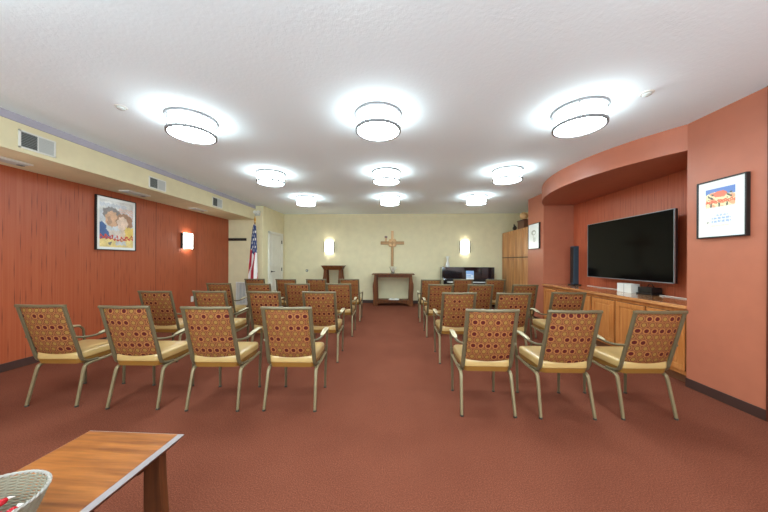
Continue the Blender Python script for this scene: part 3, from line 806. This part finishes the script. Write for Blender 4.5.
# ---------------------------------------------------------------- near table, basket, sweets
TZ = .5; tx0, tx1, ty0, ty1 = -1.447, -.985, .35, 1.222
tb = thing('side_table', 'wooden side table with a worn pale edge in the near left corner', 'table', ((tx0+tx1)/2, (ty0+ty1)/2, 0))
hx, hy = (tx1-tx0)/2, (ty1-ty0)/2
R = []
for i, (ins, z) in enumerate(((.030, TZ-.045), (.004, TZ-.018), (0, TZ-.014), (.0, TZ-.011))):
    R.append([Vector((-hx+ins, -hy+ins, z)), Vector((hx-ins, -hy+ins, z)), Vector((hx-ins, hy-ins, z)), Vector((-hx+ins, hy-ins, z))])
MB().rings(R).build('underside', 'darkwood', tb)
R = [[Vector((-hx+i, -hy+i, z)), Vector((hx-i, -hy+i, z)), Vector((hx-i, hy-i, z)), Vector((-hx+i, hy-i, z))] for i, z in ((0, TZ-.011), (.003, TZ-.008), (.018, TZ-.001), (.019, TZ-.0012))]
MB().rings(R).build('bevelled_edge', 'edge', tb)  # bevel coloured paler than the tabletop
MB().box(-hx+.018, hx-.018, -hy+.018, hy-.018, TZ-.012, TZ).build('tabletop', 'tablewood', tb)
for sx in (-1, 1):
    for sy in (-1, 1):
        mb = MB(); Rr_ = []
        for i in range(9):
            f = i/8; z = (TZ-.044)*f
            w = .082-.012*f; xo = sx*(hx-.03+.035*(1-f)**1.4)
            xi = xo-sx*w if True else 0
            xi = sx*(hx-.098)
            a, c = min(xi, xo), max(xi, xo); yc = sy*(hy-.085)
            Rr_.append([Vector((a, yc-.018, z)), Vector((c, yc-.018, z)), Vector((c, yc+.018, z)), Vector((a, yc+.018, z))])
        mb.rings(Rr_).build('leg', 'darkwood', tb)
MB().box(-hx+.1, hx-.1, -hy+.10, -hy+.125, TZ-.11, TZ-.044, .002).build('apron', 'darkwood', tb)
MB().box(-hx+.1, hx-.1, hy-.125, hy-.10, TZ-.11, TZ-.044, .002).build('apron', 'darkwood', tb)

# oval wicker basket
BX, BY = -1.193, .692
bs = thing('wicker_basket', 'oval grey wicker basket on the wooden side table', 'basket', (BX, BY, TZ), math.radians(50))
ax, ay, bh = .152, .132, .103
def bsk(f): return .74+.26*f**.8
wv = MB(); n = 120; stakes = 36
for k in range(24):
    f = (k+.5)/24; s = bsk(f); z = .006+f*(bh-.012); P = []
    for i in range(n):
        a = 2*PI*i/n; d = .0026*math.cos(a*stakes/2+k*PI)
        P.append(((ax*s+d)*math.cos(a), (ay*s+d)*math.sin(a), z))
    wv.tube(P, .0024, .0031, n=6, closed=True)
wv.build('woven_side', 'wicker', bs, True)
stk = MB()
for i in range(stakes):
    a = 2*PI*(i+.5)/stakes
    stk.tube([(ax*bsk(f)*math.cos(a), ay*bsk(f)*math.sin(a), .004+f*(bh-.004)) for f in (0, .3, .6, 1)], .0022, n=6)
stk.build('stakes', 'wicker', bs, True)
MB().lathe([(.70, 0), (.74, .006), (.66, .009)], n=48, sx=ax, sy=ay).build('bottom', 'wicker', bs, True)
rm = MB()
for ph in (0, PI):
    P = []
    for i in range(240):
        a = 2*PI*i/240; tw = a*30+ph
        rr = .0026*math.cos(tw); P.append(((ax+.002+rr)*math.cos(a), (ay+.002+rr)*math.sin(a), bh+.0022*math.sin(tw)))
    rm.tube(P, .0030, n=7, closed=True)
rm.build('braided_rim', 'wickerrim', bs, True)
# wrapped sweets
s0 = thing('wrapped_sweet', 'x', 'sweet')
w = MB(); w.tube([(-.014, 0, 0), (-.010, 0, 0), (-.004, 0, 0), (.004, 0, 0), (.010, 0, 0), (.014, 0, 0)], [.004, .008, .0095, .0095, .008, .004], n=12); w.build('wrapper', 'candy', s0, True)
for s in (-1, 1):
    MB().tube([(s*.014, 0, 0), (s*.019, 0, 0), (s*.027, 0, 0)], [.003, .006, .011], [.002, .0015, .001], n=8).build('twist_end', 'candyw', s0, True)
k = 0; spots = []
for lay_, zz, cnt, rad in ((0, .021, 9, .58), (1, .037, 9, .60), (2, .053, 9, .64)):
    for i in range(cnt):
        a = 2*PI*i/cnt+lay_*.5
        rr = rad*(1 if i % 2 else .62)
        spots.append((BX+ax*rr*math.cos(a), BY+ay*rr*math.sin(a), TZ+zz))
for k, (x, y, z) in enumerate(spots):
    c = s0 if k == 0 else copy_tree(s0)
    c.location = (x, y, z); c.rotation_euler = (random.uniform(-.2, .2), random.uniform(-.2, .2), random.uniform(0, PI))
    tag(c, 'red wrapped sweet with twisted white ends in the wicker basket', 'sweet', 'wrapped sweets in the basket')

# ---------------------------------------------------------------- camera and render look
cam = bpy.data.cameras.new('camera'); co = bpy.data.objects.new('camera', cam); C.objects.link(co)
cam.sensor_width = 36; cam.lens = 36*275.73/768; cam.shift_y = 5.014/768; cam.clip_start = .02
co.matrix_world = Matrix.Translation((0, 0, 1.295)) @ Matrix.Rotation(.0541, 4, 'Z') @ Matrix.Rotation(PI/2, 4, 'X') @ Matrix.Rotation(.0048, 4, 'Z')
sc.camera = co
w = bpy.data.worlds.new('world'); sc.world = w; w.use_nodes = True
w.node_tree.nodes['Background'].inputs[0].default_value = (.9, .93, 1, 1); w.node_tree.nodes['Background'].inputs[1].default_value = .3
vs_ = sc.view_settings; vs_.view_transform = 'Standard'; vs_.look = 'None'; vs_.gamma = 1; vs_.use_curve_mapping = False
vs_.exposure = 0.74
sc.cycles.max_bounces = 10; sc.cycles.diffuse_bounces = 6
sc.cycles.use_denoising = True
